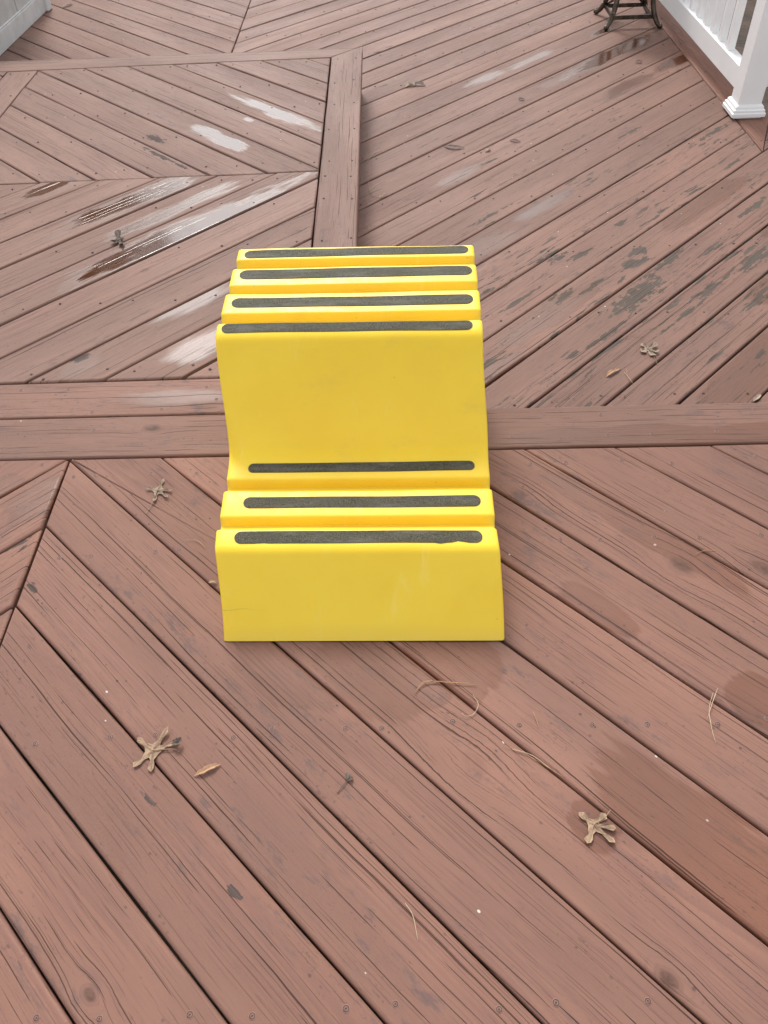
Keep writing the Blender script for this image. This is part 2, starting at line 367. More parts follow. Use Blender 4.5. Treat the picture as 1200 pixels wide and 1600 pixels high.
def board(poly, ang, ztop, parent, wear=0.0, th=.036, bev=.0058, jit=True):
    poly = [p for i, p in enumerate(poly) if (p - poly[i - 1]).length > .002]
    if len(poly) < 3 or abs(area(poly)) < .0008: return None
    if area(poly) < 0: poly = poly[::-1]
    c = sum(poly, Vector((0, 0))) / len(poly); a = radians(ang); R = Matrix.Rotation(-a, 2)
    loc = [R @ (p - c) for p in poly]
    pts = []                                   # long edges are cut up and wander by a fraction of a millimetre
    for i, p in enumerate(loc):
        q = loc[(i + 1) % len(loc)]; L = (q - p).length; k = max(1, int(L / .16)) if jit else 1
        nrm = Vector((-(q - p).y, (q - p).x)).normalized()
        for j in range(k):
            w = random.gauss(0, .00045) if 0 < j else 0
            pts.append((p.lerp(q, j / k) + nrm * w))
    n = len(pts); ins = []
    for i in range(n):
        a0 = (pts[i] - pts[i - 1]).normalized(); a1 = (pts[(i + 1) % n] - pts[i]).normalized()
        n0 = Vector((-a0.y, a0.x)); n1 = Vector((-a1.y, a1.x)); m = n0 + n1
        m = m / max(.35, m.dot(n0)) if m.length > 1e-6 else n0
        ins.append(m)
    sz = min(1.0, math.sqrt(abs(area(loc))) / .06)
    b = bev * sz * random.uniform(.85, 1.2)
    prof = [(0, -th), (0, -b * 1.1), (b * .12, -b * .60), (b * .42, -b * .22), (b * 1.0, 0)]
    dz = random.gauss(0, .0006)
    vs = []; fs = []
    for (o, zz) in prof:
        for i in range(n): vs.append((pts[i].x + ins[i].x * o, pts[i].y + ins[i].y * o, zz))
    for k in range(len(prof) - 1):
        for i in range(n):
            j = (i + 1) % n; fs.append((k * n + i, k * n + j, (k + 1) * n + j, (k + 1) * n + i))
    fs.append(tuple((len(prof) - 1) * n + i for i in range(n))); fs.append(tuple(reversed(range(n))))
    o = mesh_obj('deck_board', vs, fs, M_DECKW if ztop < -.1 else M_DECK, parent, (c.x, c.y, ztop + dz), a)
    o.rotation_euler = (random.gauss(0, .0020), random.gauss(0, .0004), a)
    me = o.data
    for f in me.polygons[: (len(prof) - 1) * n]: f.use_smooth = f.index >= n
    for k in range(NW): o['wet%d' % k] = (99.0, 99.0, 1.0, 1.0); o['film%d' % k] = 0.0
    for k in range(NC): o['bare%d' % k] = (99.0, 99.0, 1.0, 1.0)
    for k in range(NK): o['knot%d' % k] = (99.0, 99.0, 30.0, 0.0)
    o['wear'] = float(wear); o['fade'] = .30 if ztop < -.1 else (.38 if c.y > 1.66 else (.22 if c.y > 1.40 else .10))
    BOARDS.append(dict(o=o, poly=poly, c=c, a=a, z=ztop, nw=0, nc=0, nk=0, loc=loc))
    return o
def strips(lines, ang, region, ztop, parent, gap, wear=lambda c: 0.0, before=0, after=0, step=PITCHB):
    """boards between successive gap lines; more of them before/after at the regular pitch. The lines run from the far/left one on."""
    th = radians(ang); n = Vector((-sin(th), cos(th)))
    s = -1 if n.dot(Vector(lines[-1][:2])) < n.dot(Vector(lines[0][:2])) else 1
    L = [shift(lines[0], -s * step * k) for k in range(before, 0, -1)] + list(lines) + [shift(lines[-1], s * step * k) for k in range(1, after + 1)]
    t = Vector((cos(th), sin(th)))
    for a, b in zip(L, L[1:]):
        m = (Vector(a[:2]) + Vector(b[:2])) / 2
        poly = [m + t * 9 + n * .4, m - t * 9 + n * .4, m - t * 9 - n * .4, m + t * 9 - n * .4]
        g2 = gap / 2 * random.uniform(.8, 1.2)
        for (nn, cc) in (hp(a, s, g2), hp(b, -s, g2)) + tuple(region): poly = clip(poly, nn, cc); 
        if len(poly) < 3: continue
        c = sum(poly, Vector((0, 0))) / len(poly)
        board(poly, (a[2] + b[2]) / 2, ztop, parent, wear(c))
def hx(x, side): return (Vector((side, 0)), side * x)
def hy(y, side): return (Vector((0, side)), side * y)

UP = struct(empty('upper_deck')); LOWER = struct(empty('lower_deck', (0, 0, LOZ)))
LOWER.location = (0, 0, 0)
E_ = .0022
# near field of the upper deck
XL, XR, Y0 = -2.7, 2.5, -.55
strips(LOW, -46.39, (hp(bn, -1, E_), hp(mit, -1, .0028), hx(XR, -1), hy(Y0, 1)), 0, UP, .0026, before=6, after=7)
strips(LM, 43.61, (hp(bn, -1, E_), hp(mit, 1, .0028), hx(XL, 1), hy(Y0, 1)), 0, UP, .0034, before=6, after=12)
# double border across the deck
def quad(lines_regions, ang, z, parent, wear=0.0):
    poly = [Vector((-9, -9)), Vector((9, -9)), Vector((9, 9)), Vector((-9, 9))]
    for nn, cc in lines_regions: poly = clip(poly, nn, cc)
    return board(poly, ang, z, parent, wear)
quad((hp(bn, 1, E_), hp(bmid, -1, 0.0016), hx(XL, 1), hx(XR, -1)), -1.88, .0006, UP)
quad((hp(bmid, 1, .0016), hp(pfin, -1, .0022), hx(XL, 1), hp(prin, 1, .0020)), -1.6, .0, UP)
mit_a = (-.193, 4.006); mit_b = (-.020, 4.121)
th_m = math.degrees(atan2(4.142 - 4.0105, -.0055 + .150))
dg = (-.150, 4.0105, th_m)
quad((hp(bmid, 1, .0016), hp(prin, -1, .0026), hp(prout, 1, .0), hp(dg, -1, .0012)), 88.7, .0012, UP)
quad((hp(ptin, 1, .0022), hp(ptout, -1, .0), hx(XL, 1), hp(dg, 1, .0012)), -.6, .0, UP)
quad((hp(ptin, -1, .0022), hp(plin, 1, .0026), hp(plout, -1, .0020), hp(pfin, 1, .0022)), 88.6, .0, UP)
# platform chevron
strips(PF, -46.39, (hp(chev, 1, .0014), hp(ptin, -1, .0022), hp(prin, 1, .0024), hp(plin, -1, .0024)), 0, UP, .0050, before=3, after=1, step=.1449)
strips(QF, 43.61, (hp(chev, -1, .0014), hp(pfin, 1, .0022), hp(prin, 1, .0024), hp(plin, -1, .0024)), 0, UP, .0050, before=3, after=2, step=.1449)
strips(PF, -46.39, (hp(chev, 1, .0014), hp(ptin, -1, .0022), hp(plout, 1, .0024), hx(XL, 1)), 0, UP, .0050, before=10, after=0, step=.1449)
strips(QF, 43.61, (hp(chev, -1, .0014), hp(pfin, 1, .0022), hp(plout, 1, .0024), hx(XL, 1)), 0, UP, .0050, before=8, after=3, step=.1449)
# lower deck
def wear_lo(c):
    return max(0.0, min(1.0, 1.05 - (Vector((.95, 2.25)) - Vector((c.x * .6 + .38, c.y * .5 + 1.12))).length / 1.3)) 
k17 = RIGHT[17]
b2 = shift(k17, .1455)
def wear_line(c): 
    d = abs((c.y - c.x) - 1.35)
    return max(.12, min(1.0, 1.05 - d * .42))
strips(RIGHT[:18], 43.61, (hp(seam, -1, .0022), hp(redge, 1, .0024), hy(1.30, 1)), LOZ, LOWER, .0046, wear_line, before=12, after=0)
strips(RIGHT[17:], 43.61, (hx(-.9, 1), hx(3.2, -1), hy(1.30, 1)), LOZ, LOWER, .0060, wear_line, before=0, after=5)
strips(FL, -46.39, (hp(seam, 1, .0022), hx(-3.4, 1), hy(3.6, 1), hy(8.2, -1)), LOZ, LOWER, .0050, lambda c: .05, before=8, after=12)
rout = shift(redge, -.142)
bb = quad((hp(redge, -1, .0024), hp(rout, 1, 0), hp((CORNER[0], CORNER[1], 66.5), 1, .001), hy(8.2, -1)), 89.4, LOZ, LOWER, .0); bb['fade'] = .0
quad((hp(k17, 1, .0026), hp(b2, -1, 0), hp((CORNER[0], CORNER[1], 66.5), -1, .001), hx(3.2, -1)), 43.7, LOZ, LOWER, .2)

# ------------------------------------------------------------------ place stains, painted shade, knots and bare spots in the boards that carry them
WET_SHADE_UP = [(-1.117,2.801,0.11,0.045,0.85),(-0.802,2.672,0.245,0.055,.95),(-0.653,2.603,0.244,0.034,0.65),(-0.600,2.447,0.450,0.062,1),(-1.003,2.463,0.088,0.02,0.2),(-0.357,3.395,0.264,0.036,1),(-0.569,3.17,0.167,0.036,1),(-0.464,3.331,0.03,0.014,0.6),(-0.514,2.033,0.144,0.045,0.45),(-0.471,1.82,0.111,0.05,0.45),(-0.511,1.605,0.134,0.03,0.22),(-0.774,1.745,0.067,0.035,0.15),(-0.831,1.291,0.051,0.05,0.1),(-0.757,1.269,0.073,0.05,0.15),(0.529,1.108,0.238,0.036,0.12),(0.397,0.906,0.086,0.028,0.1),(0.470,0.455,0.20,0.066,0.1),(0.304,0.504,0.042,0.036,0.1),(0.63,0.7,0.053,0.05,0.1),(0.064,0.751,0.041,0.035,0.1),(-0.175,0.815,.11,.07,0),(-0.035,0.80,.12,.07,0),(0.115,0.815,.09,.06,0),(0.135,0.751,0.036,0.03,0.1),(0.615,1.384,0.315,0.035,0.05)]  # patches without film paint the step stool's shade and yellow bounce onto the boards
WET_LO = [(1.281,4.504,0.426,0.05,0.9),(1.541,4.326,0.161,0.04,0.95),(1.214,4.027,0.192,0.040,0.55),(0.846,4.452,0.18,0.024,0.4),(0.579,4.219,0.138,0.030,0.40),(0.352,3.173,0.131,0.035,0.2),(0.651,2.899,0.17,0.028,0.45),(1.239,2.866,0.281,0.045,0.12),(0.542,2.176,0.219,0.045,0.15),(1.07,1.862,0.228,0.06,0.15),(0.421,2.646,0.127,0.05,0.1),(1.282,4.822,0.132,0.03,0.8),(0.35,1.911,0.094,0.03,0.1),(1.247,2.245,0.084,0.05,0.1),(0.929,4.156,0.165,0.03,0.15),(1.425,2.682,0.119,0.04,0.1)]
CHIP_UP = [(-0.806,3.19,0.046,0.022),(-0.782,1.779,0.03,0.018),(-0.399,0.574,0.018,0.005),(-0.248,0.426,0.016,0.005),(-0.75,1.123,0.017,0.006),(-0.765,1.137,0.035,0.01),(-0.7,1.018,0.025,0.008),(-0.754,3.018,0.157,0.01)]
CHIP_LO = [(0.842,2.262,0.155,0.044),(0.609,2.281,0.056,0.024),(0.704,2.321,0.067,0.012),(0.906,2.529,0.056,0.02),(0.86,2.452,0.048,0.018),(0.705,2.52,0.071,0.014),(0.63,2.516,0.045,0.016),(0.454,2.255,0.11,0.008),(0.897,2.462,0.044,0.016),(0.897,2.736,0.04,0.014),(1.079,2.278,0.11,0.018),(1.278,2.451,0.115,0.026),(0.514,2.11,0.05,0.012),(0.449,2.058,0.022,0.01),(0.964,2.148,0.047,0.012),(1.394,2.806,0.128,0.014),(0.983,2.455,0.114,0.014),(0.424,2.821,0.103,0.01),(1.089,2.677,0.115,0.01),(1.111,3.511,0.094,0.01),(1.456,3.476,0.168,0.012),(0.093,3.25,0.039,0.01),(0.697,2.058,0.119,0.012),(0.896,1.701,0.028,0.01),(0.545,2.239,0.031,0.014),(0.581,1.967,0.029,0.012)]
KNOT_UP = [(-0.541,1.489,0.017,1.0),(0.579,1.001,0.022,0.8),(0.13,0.61,0.022,0.22),(0.359,0.285,0.013,1.0),(0.735,0.985,0.022,.9),(-0.432,0.297,0.01,1.0),(0.29,1.217,0.02,0.4),(-0.417,1.561,0.02,0.3),(-0.234,2.422,0.03,0.3),(-0.682,2.22,0.012,0.5),(0.409,0.264,0.015,0.9)]
KNOT_LO = [(0.364,2.325,0.015,0.8),(0.805,1.974,0.01,0.6),(1.075,3.649,0.02,0.3)]
def inside(poly, p, e=0.0):
    return all(((poly[(i + 1) % len(poly)] - a).cross(p - a)) >= -e for i, a in enumerate(poly))
def find(p, z):
    best = None
    for b in BOARDS:
        if abs(b['z'] - z) > .01: continue
        if inside(b['poly'], p): return b
        d = min(((a.lerp(b['poly'][(i + 1) % len(b['poly'])], t)) - p).length for i, a in enumerate(b['poly']) for t in (0, .25, .5, .75, 1))
        if best is None or d < best[0]: best = (d, b)
    return best[1] if best and best[0] < .05 else None
def local(b, p): return Matrix.Rotation(-b['a'], 2) @ (p - b['c'])
for lst, z in ((WET_SHADE_UP, 0.0), (WET_LO, LOZ)):
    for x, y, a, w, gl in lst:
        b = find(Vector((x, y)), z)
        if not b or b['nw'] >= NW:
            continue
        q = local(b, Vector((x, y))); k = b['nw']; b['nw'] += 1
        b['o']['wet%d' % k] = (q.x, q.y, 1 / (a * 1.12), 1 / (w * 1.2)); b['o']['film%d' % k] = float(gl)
for lst, z in ((CHIP_UP, 0.0), (CHIP_LO, LOZ)):
    for x, y, a, w in lst:
        b = find(Vector((x, y)), z)
        if not b or b['nc'] >= NC: continue
        q = local(b, Vector((x, y))); k = b['nc']; b['nc'] += 1
        b['o']['bare%d' % k] = (q.x, q.y, 1 / a, 1 / w)
for lst, z in ((KNOT_UP, 0.0), (KNOT_LO, LOZ)):
    for x, y, s, w in lst:
        b = find(Vector((x, y)), z)
        if not b or b['nk'] >= NK: continue
        q = local(b, Vector((x, y))); k = b['nk']; b['nk'] += 1
        b['o']['knot%d' % k] = (q.x, q.y, 1 / s, float(w))

# ------------------------------------------------------------------ screws
def screw_mesh():
    bm = bmesh.new(); n = 12
    def ring(r, z): return [bm.verts.new((r * cos(2 * pi * k / n), r * sin(2 * pi * k / n), z)) for k in range(n)]
    R = [ring(.0056, -.0004), ring(.0050, .0005), ring(.0043, .0006), ring(.0040, .0002), ring(.0033, .0002), ring(.0030, .0005), ring(.0012, .0006), ring(.0009, .0002)]
    ms = [0, 0, 1, 1, 2, 2, 1]
    for i, (a, b) in enumerate(zip(R, R[1:])):
        for k in range(n):
            f = bm.faces.new((a[k], a[(k + 1) % n], b[(k + 1) % n], b[k])); f.material_index = ms[i]
    f = bm.faces.new(R[-1]); f.material_index = 1
    me = bpy.data.meshes.new('screw'); bm.to_mesh(me); bm.free()
    for m in (M_RIM, M_HOLE, M_SCREW): me.materials.append(m)
    return me
SCREW = screw_mesh()
def add_screw(b, p, s=1.0):
    q = local(b, p)
    if not inside(b['loc'] if area(b['loc']) > 0 else b['loc'][::-1], q): return
    d = min(abs(((b['loc'][(i + 1) % len(b['loc'])] - a).normalized()).cross(q - a)) for i, a in enumerate(b['loc']))
    if d < .009: return
    o = bpy.data.objects.new('screw', SCREW); o.location = (q.x, q.y, 0.0001); o.rotation_euler = (0, 0, random.uniform(0, 6)); o.scale = (s, s, 1)
    link(o, b['o'])
rowc, rows_ = cos(YAW), sin(YAW)
def deck_to_world(X_, Y_): return Vector((X_ * rowc - Y_ * rows_, X_ * rows_ + Y_ * rowc))
near = [b for b in BOARDS if b['z'] > -.1 and b['c'].y < 1.5]
for row in (1.337, 1.105, .682, .268, -.14):
    for b in near:
        if abs(math.degrees(b['a'])) < 10: continue
        t = Vector((cos(b['a']), sin(b['a']))); nn = Vector((-t.y, t.x)); mid = b['c']
        for sgn in (-1, 1):
            p0 = mid + nn * (.045 * sgn + random.gauss(0, .003))
            yy = row + random.gauss(0, .004)
            # point of this line on the joist row
            ry = yy + mid.x * rows_
            if abs(t.y) < 1e-4: continue
            k = (ry - p0.y) / t.y; p = p0 + t * k
            p = p + t * ((p.x) * rows_ / max(.3, abs(t.y)) * 0)
            if abs(p.x) < 1.5 and random.random() < .97: add_screw(b, p, random.uniform(.9, 1.1))
BORD = find(Vector((-.6, 1.45)), 0.0)
for x, y in [(-.72,1.405),(-.62,1.400),(-.53,1.392),(-.40,1.395),(-.68,1.49),(.41,1.385),(.52,1.392),(.62,1.39),(.77,1.39),(.52,1.465),(.88,1.46),(.30,1.40),(-.85,1.41),(1.0,1.38)]:
    if BORD: add_screw(BORD, Vector((x, y)), 1.0)
B2 = find(Vector((-.6, 1.60)), 0.0)
for x, y in [(-.90,1.66),(-.78,1.655),(-1.0,1.555),(-.43,1.64),(-.40,1.59),(-.53,1.56),(-.70,1.56)]:
    if B2: add_screw(B2, Vector((x, y)), .9)
# small nail heads further off, too small to pick apart: one stuff part per deck
def nail_field(test, rows, parent, rad, xr):
    vs = []; fs = []
    for b in BOARDS:
        if not test(b): continue
        t = Vector((cos(b['a']), sin(b['a']))); nn = Vector((-t.y, t.x))
        pts = []
        for row in rows:
            if abs(t.y) < .2: continue
            for sgn in (-1, 1):
                p0 = b['c'] + nn * (.044 * sgn + random.gauss(0, .004)); k = (row + random.gauss(0, .008) - p0.y) / t.y; pts.append(p0 + t * k)
        for p in pts:
            if not (xr[0] < p.x < xr[1]) or not inside(b['poly'], p): continue
            r = rad * random.uniform(.8, 1.25); i0 = len(vs); z = b['z'] + .0016
            for k in range(8): vs.append((p.x + r * cos(k * pi / 4), p.y + r * sin(k * pi / 4), z - .0022))
            for k in range(8): vs.append((p.x + .8 * r * cos(k * pi / 4), p.y + .8 * r * sin(k * pi / 4), z))
            for k in range(8): fs.append((i0 + k, i0 + (k + 1) % 8, i0 + 8 + (k + 1) % 8, i0 + 8 + k))
            fs.append(tuple(i0 + 8 + k for k in range(8)))
    o = mesh_obj('screw_head', vs, fs, M_HOLE, parent); o['kind'] = 'stuff'
nail_field(lambda b: b['z'] < -.1, [1.75 + .406 * k for k in range(12)], LOWER, .0040, (-3, 3))
nail_field(lambda b: b['z'] > -.1 and b['c'].y > 1.52, [1.72, 2.05, 2.35, 2.62, 2.80, 2.92, 3.2, 3.45, 3.7, 3.97], UP, .0036, (-2.4, 0))

# ------------------------------------------------------------------ what holds the decks up: joists, rim boards, ground
def joist(x0, x1, y, z1, parent):
    bm = bmesh.new(); bm_box(bm, x0, x1, y - .019, y + .019, z1 - .14, z1); bm_obj('joist', bm, M_JOIST, parent)
for y in (1.105, .682, .268, -.14, -.5): joist(XL, XR, y, -.0372, UP)
for y in (1.80, 2.2, 2.6, 3.0, 3.4, 3.8): joist(XL, -.08, y, -.0372, UP)
for k in range(17): joist(-3.3, 3.1 if 1.4 + .406 * k < 3.2 else 1.70, 1.42 + .406 * k, LOZ - .0372, LOWER)
def rim(pts, z0, z1, th, parent, name='rim_board'):
    (xa, ya), (xb, yb) = pts; d = Vector((xb - xa, yb - ya)); a = atan2(d.y, d.x)
    bm = bmesh.new(); bm_box(bm, 0, d.length, -th, 0, z0, z1, .002, 1)
    o = bm_obj(name, bm, M_DECK, parent, (xa, ya, 0), a); 
    for k in range(NW): o['wet%d' % k] = (99.0, 99.0, 1.0, 1.0); o['film%d' % k] = 0.0
    for k in range(NC): o['bare%d' % k] = (99.0, 99.0, 1.0, 1.0)
    for k in range(NK): o['knot%d' % k] = (99.0, 99.0, 30.0, 0.0)
    o['wear'] = .2
rim([(-.075, 1.505), (XR, 1.425)], LOZ + .001, -.0375, .03, UP)
rim([(-.105, 1.50), (-.048, 4.10)], LOZ + .001, -.0375, .03, UP)
rim([(-2.7, 4.145), (-.05, 4.115)], LOZ + .001, -.0375, .03, UP)
rim([(1.745, 3.35), (1.79, 8.2)], LOZ - .24, LOZ - .0375, .03, LOWER)
gd = mesh_obj('ground', [(-150, -150, -.95), (150, -150, -.95), (150, 150, -.95), (-150, 150, -.95)], [(0, 1, 2, 3)], M_GRASS); struct(gd)
mb = bmesh.new(); bm_box(mb, 1.80, 3.6, 2.6, 9, -.97, -.90, .02, 2); mo = bm_obj('planting_bed', mb, M_GROUND); struct(mo)
mb = bmesh.new(); bm_box(mb, -3.5, 1.79, -1.2, 8.3, -.97, -.93, .01, 1); mo = bm_obj('soil_bed', mb, M_GROUND); struct(mo)

# ------------------------------------------------------------------ yellow two-step stool
SW = .5175; SANG = radians(-2.8); SB = Vector((-.0484, .8561))
PR = [(0, .001, .002), (.1045, .139, .0070), (.150, .1455, .0035), (.1525, .1285, .002), (.1765, .1210, .002), (.1850, .1395, .0028), (.2490, .1455, .0035), (.2515, .1285, .002), (.2765, .1215, .002), (.2845, .1405, .0028), (.3400, .1490, .020),
      (.4640, .3505, .0095), (.5000, .3575, .0035), (.5025, .3420, .002), (.5300, .3350, .002), (.5385, .3535, .0028), (.6050, .3575, .0035), (.6075, .3420, .002), (.6345, .3350, .002), (.6430, .3535, .0028), (.7060, .3575, .0035), (.7085, .3420, .002), (.7400, .3345, .002), (.7485, .3525, .0028), (.7970, .3545, .006), (.8120, .001, .002)]
def fillet(P, seg=4):
    out = [Vector(P[0][:2])]
    for i in range(1, len(P) - 1):
        a, b, c = Vector(P[i - 1][:2]), Vector(P[i][:2]), Vector(P[i + 1][:2]); r = P[i][2]
        d0 = (a - b); d1 = (c - b); k = min(r * 1.6, d0.length * .45, d1.length * .45)
        p0 = b + d0.normalized() * k; p1 = b + d1.normalized() * k
        for s in range(seg + 1):
            t = s / seg; out.append(p0 * (1 - t) ** 2 + b * 2 * t * (1 - t) + p1 * t * t)
    out.append(Vector(P[-1][:2])); return out
MID = [(0, 0), (.15, -.0050 - .0073), (.34, .0015 - .0166), (.46, -.0055 - .0225), (.6, .0022 - .0293), (.8, .0118 - .0391), (.83, .0118 - .041)]
def midx(d):
    for (a, x0), (b, x1) in zip(MID, MID[1:]):
        if d <= b: t = (d - a) / (b - a); t = t * t * (3 - 2 * t); return x0 + (x1 - x0) * t
    return MID[-1][1]
def wobble(x, d): return .0007 * sin(x * 11 + d * 19) + .0003 * sin(x * 29 - d * 17 + 1)
def build_step():
    t = empty('step_stool', (SB.x, SB.y, .0015), SANG)
    tag(t, 'yellow moulded plastic two-step stool with black grip strips standing on the brown deck', 'step stool')
    prof = []
    base = fillet(PR)
    for i, p in enumerate(base):                # cut the long flat runs so the surface can undulate
        if i:
            q = base[i - 1]; L = (p - q).length; k = max(1, int(L / .03))
            for j in range(1, k): prof.append(q.lerp(p, j / k))
        prof.append(p)
    # cross positions: rounded shoulder at either end
    ed = [(-1, -.0065, 0), (-1, -.0030, .0009), (-1, -.0011, .0028), (-1, 0.0, .0062)]
    xs = [(-SW / 2 + b, a) for _, a, b in ed] + [(-SW / 2 + .014 + (SW - .028) * k / 22, 0) for k in range(23)] + [(SW / 2 - b, a) for _, a, b in reversed(ed)]
    nx = len(xs); vs = []; fs = []
    npz = len(prof)
    for i, p in enumerate(prof):
        a = prof[max(0, i - 1)]; b = prof[min(npz - 1, i + 1)]; tt = (b - a).normalized(); nrm = Vector((-tt.y, tt.x))
        for x, sink in xs:
            w = wobble(x, p.x) * (1 if p.y > .02 else .2)
            q = p + nrm * (sink + w)
            vs.append((x + midx(p.x), q.x, max(q.y, .0008)))
    for i in range(npz - 1):
        for k in range(nx - 1): fs.append((i * nx + k, i * nx + k + 1, (i + 1) * nx + k + 1, (i + 1) * nx + k))
    # side walls straight down to the deck and a turned-in foot
    for side, k in ((0, 0), (1, nx - 1)):
        i0 = len(vs)
        for i, p in enumerate(prof):
            x, y, z = vs[i * nx + k]; s = 1 if side == 0 else -1
            vs.append((x + s * .0045 * (1 if z > .02 else 0), y + (.004 if i < 3 else 0), .0008))
        for i in range(npz - 1):
            f = (i * nx + k, (i + 1) * nx + k, i0 + i + 1, i0 + i)
            fs.append(f if side == 0 else f[::-1])
    o = mesh_obj('step_body', vs, fs, M_YEL, t, smooth=True)
    bm = bmesh.new(); bm.from_mesh(o.data); bmesh.ops.remove_doubles(bm, verts=bm.verts, dist=.00005); bmesh.ops.recalc_face_normals(bm, faces=bm.faces); bm.to_mesh(o.data); bm.free()
    for p in o.data.polygons: p.use_smooth = True
    # profile height
    def zat(d):
        for a, b in zip(prof, prof[1:]):
            if a.x <= d <= b.x and b.x > a.x: return a.y + (b.y - a.y) * (d - a.x) / (b.x - a.x)
        return .355
    S_ = [(.1165, .1425, .070, .945, 0), (.2055, .2315, .082, .953, 1), (.3010, .3225, .080, .945, 2), (.4735, .4965, .022, .962, 3), (.5575, .5880, .034, .972, 4), (.6650, .6970, .036, .980, 5), (.7580, .7870, .033, .975, 6)]
    bend = {3: (.0, .0), 4: (.0, .0), 6: (-.004, .004)}
    for d0, d1, f0, f1, idx in S_:
        x0 = -SW / 2 + SW * f0; x1 = -SW / 2 + SW * f1; r = (d1 - d0) / 2; dc = (d0 + d1) / 2
        bm = bmesh.new(); n = 56; rows = []
        for i in range(n + 1):
            if i <= 8: ang = i / 8 * pi / 2; x = x0 + r * (1 - cos(ang)); hw = r * sin(ang)
            elif i >= n - 8: ang = (n - i) / 8 * pi / 2; x = x1 - r * (1 - cos(ang)); hw = r * sin(ang)
            else: x = x0 + r + (x1 - x0 - 2 * r) * (i - 8) / (n - 16); hw = r
            u = (x - x0) / (x1 - x0)
            w = .0003 * sin(x * 21 + idx * 2) + bend.get(idx, (0, 0))[0] * (1 - u) + bend.get(idx, (0, 0))[1] * u * .2
            lo, hi = dc - hw + w, dc + hw + w
            if idx == 0:
                if .86 < u < .955: lo += .0045 * max(0, 1 - abs(u - .905) / .035)
                if .095 < u < .13: lo += .003 * max(0, 1 - abs(u - .112) / .015)
                if abs(u - .825) < .012: lo -= .0018
            row = []
            for j in range(6):
                d = lo + (hi - lo) * j / 5
                # stand on the undulating plastic, along the local normal
                e = .002; sl_ = (zat(d + e) - zat(d - e)) / (2 * e)
                zz = zat(d) + wobble(x, d) + .0011
                row.append(bm.verts.new((x + midx(d), d, zz)))
            rows.append(row)
        for a, b in zip(rows, rows[1:]):
            for j in range(5): bm.faces.new((a[j], b[j], b[j + 1], a[j + 1]))
        bmesh.ops.remove_doubles(bm, verts=bm.verts, dist=.00002)
        bmesh.ops.recalc_face_normals(bm, faces=bm.faces)
        if sum(f.normal.z for f in bm.faces) < 0: bmesh.ops.reverse_faces(bm, faces=bm.faces)
        ret = bmesh.ops.extrude_face_region(bm, geom=list(bm.faces)); 
        for v in ret['geom']:
            if isinstance(v, bmesh.types.BMVert): v.co.z -= .0016
        bm_obj('grip_strip', bm, M_GRIP, t)
    return t
build_step()

# ------------------------------------------------------------------ white railing
def post(x, y, rz, hgt, label):
    t = empty('railing_post', (x, y, LOZ + .001), rz)
    tag(t, label, 'railing post')
    bm = bmesh.new(); bm_box(bm, -.05, .05, -.05, .05, .012, hgt, .004, 2); bm_obj('sleeve', bm, M_WHITE, t)
    bm = bmesh.new()
    bm_box(bm, -.0590, .0590, -.0590, .0590, .0, .0105, .001, 1)
    # moulded skirt: square rings following an ogee
    prof = [(.0715, .0095), (.0720, .022), (.0700, .0245), (.0675, .0255), (.0675, .034), (.0655, .0365), (.0615, .0385), (.0605, .046), (.0575, .0505), (.0520, .0535), (.0490, .0540)]
    rings = []
    for r, z in prof:
        c = .0035; ring = []
        for sx, sy in ((1, 1), (-1, 1), (-1, -1), (1, -1)):
            a = [(sx * r, sy * (r - c)), (sx * (r - c * .3), sy * (r - c * .3)), (sx * (r - c), sy * r)]
            if sx * sy < 0: a = a[::-1]
            ring += [bm.verts.new((p[0], p[1], z)) for p in a]
        rings.append(ring)
    for a, b in zip(rings, rings[1:]):
        for k in range(12): bm.faces.new((a[k], a[(k + 1) % 12], b[(k + 1) % 12], b[k]))
    bm.faces.new(rings[0][::-1])
    bm_obj('base_trim', bm, M_WHITE, t)
    bm = bmesh.new(); bm_box(bm, -.062, .062, -.062, .062, hgt, hgt + .02, .003, 1)
    r = bmesh.ops.create_cone(bm, segments=4, radius1=.08, radius2=.005, depth=.04, cap_ends=True)
    bmesh.ops.rotate(bm, verts=r['verts'], cent=(0, 0, 0), matrix=Matrix.Rotation(pi / 4, 3, 'Z')); bmesh.ops.translate(bm, verts=r['verts'], vec=(0, 0, hgt + .0395))
    bm_obj('post_cap', bm, M_WHITE, t)
    return t
def rail_section(p, ang, L, first, label, n=None):
    """bottom rail, top rail and balusters; local x runs along the rail, -y side faces the deck"""
    t = empty('railing_section', (p[0], p[1], LOZ + .001), radians(ang))
    tag(t, label, 'railing')
    bm = bmesh.new(); bm_box(bm, 0, L, -.026, .026, .080, .168, .003, 2); bm_obj('bottom_rail', bm, M_WHITE, t)
    bm = bmesh.new(); bm_box(bm, 0, L, -.026, .026, .86, .945, .003, 2); bm_box(bm, 0, L, -.036, .036, .9455, .965, .004, 2); bm_obj('top_rail', bm, M_WHITE, t)
    x = first; me = None
    while x < L - .05:
        if me is None:
            bm = bmesh.new(); bm_box(bm, -.0165, .0165, -.0165, .0165, .1665, .8615, .002, 2)
            # routed collar where the baluster leaves the rail
            o = bm_obj('baluster', bm, M_WHITE, t); me = o.data
        else:
            o = bpy.data.objects.new('baluster', me); link(o, t)
        o.location = (x, 0, 0); x += .1168
    return t
PX, PY = 1.645, 3.662
post(PX, PY, YAW, 1.06, 'white square vinyl railing post with moulded base trim at the deck corner')
rail_section((1.6335, PY + .0505), 89.4, 3.05, .240, 'white vinyl railing running away behind the corner post along the right edge of the deck')
d2 = Vector((cos(radians(43.7)), sin(radians(43.7))))
rail_section((PX + d2.x * .062, PY + d2.y * .062), 43.7, 2.0, .11, 'white vinyl railing leaving the corner post towards the right')
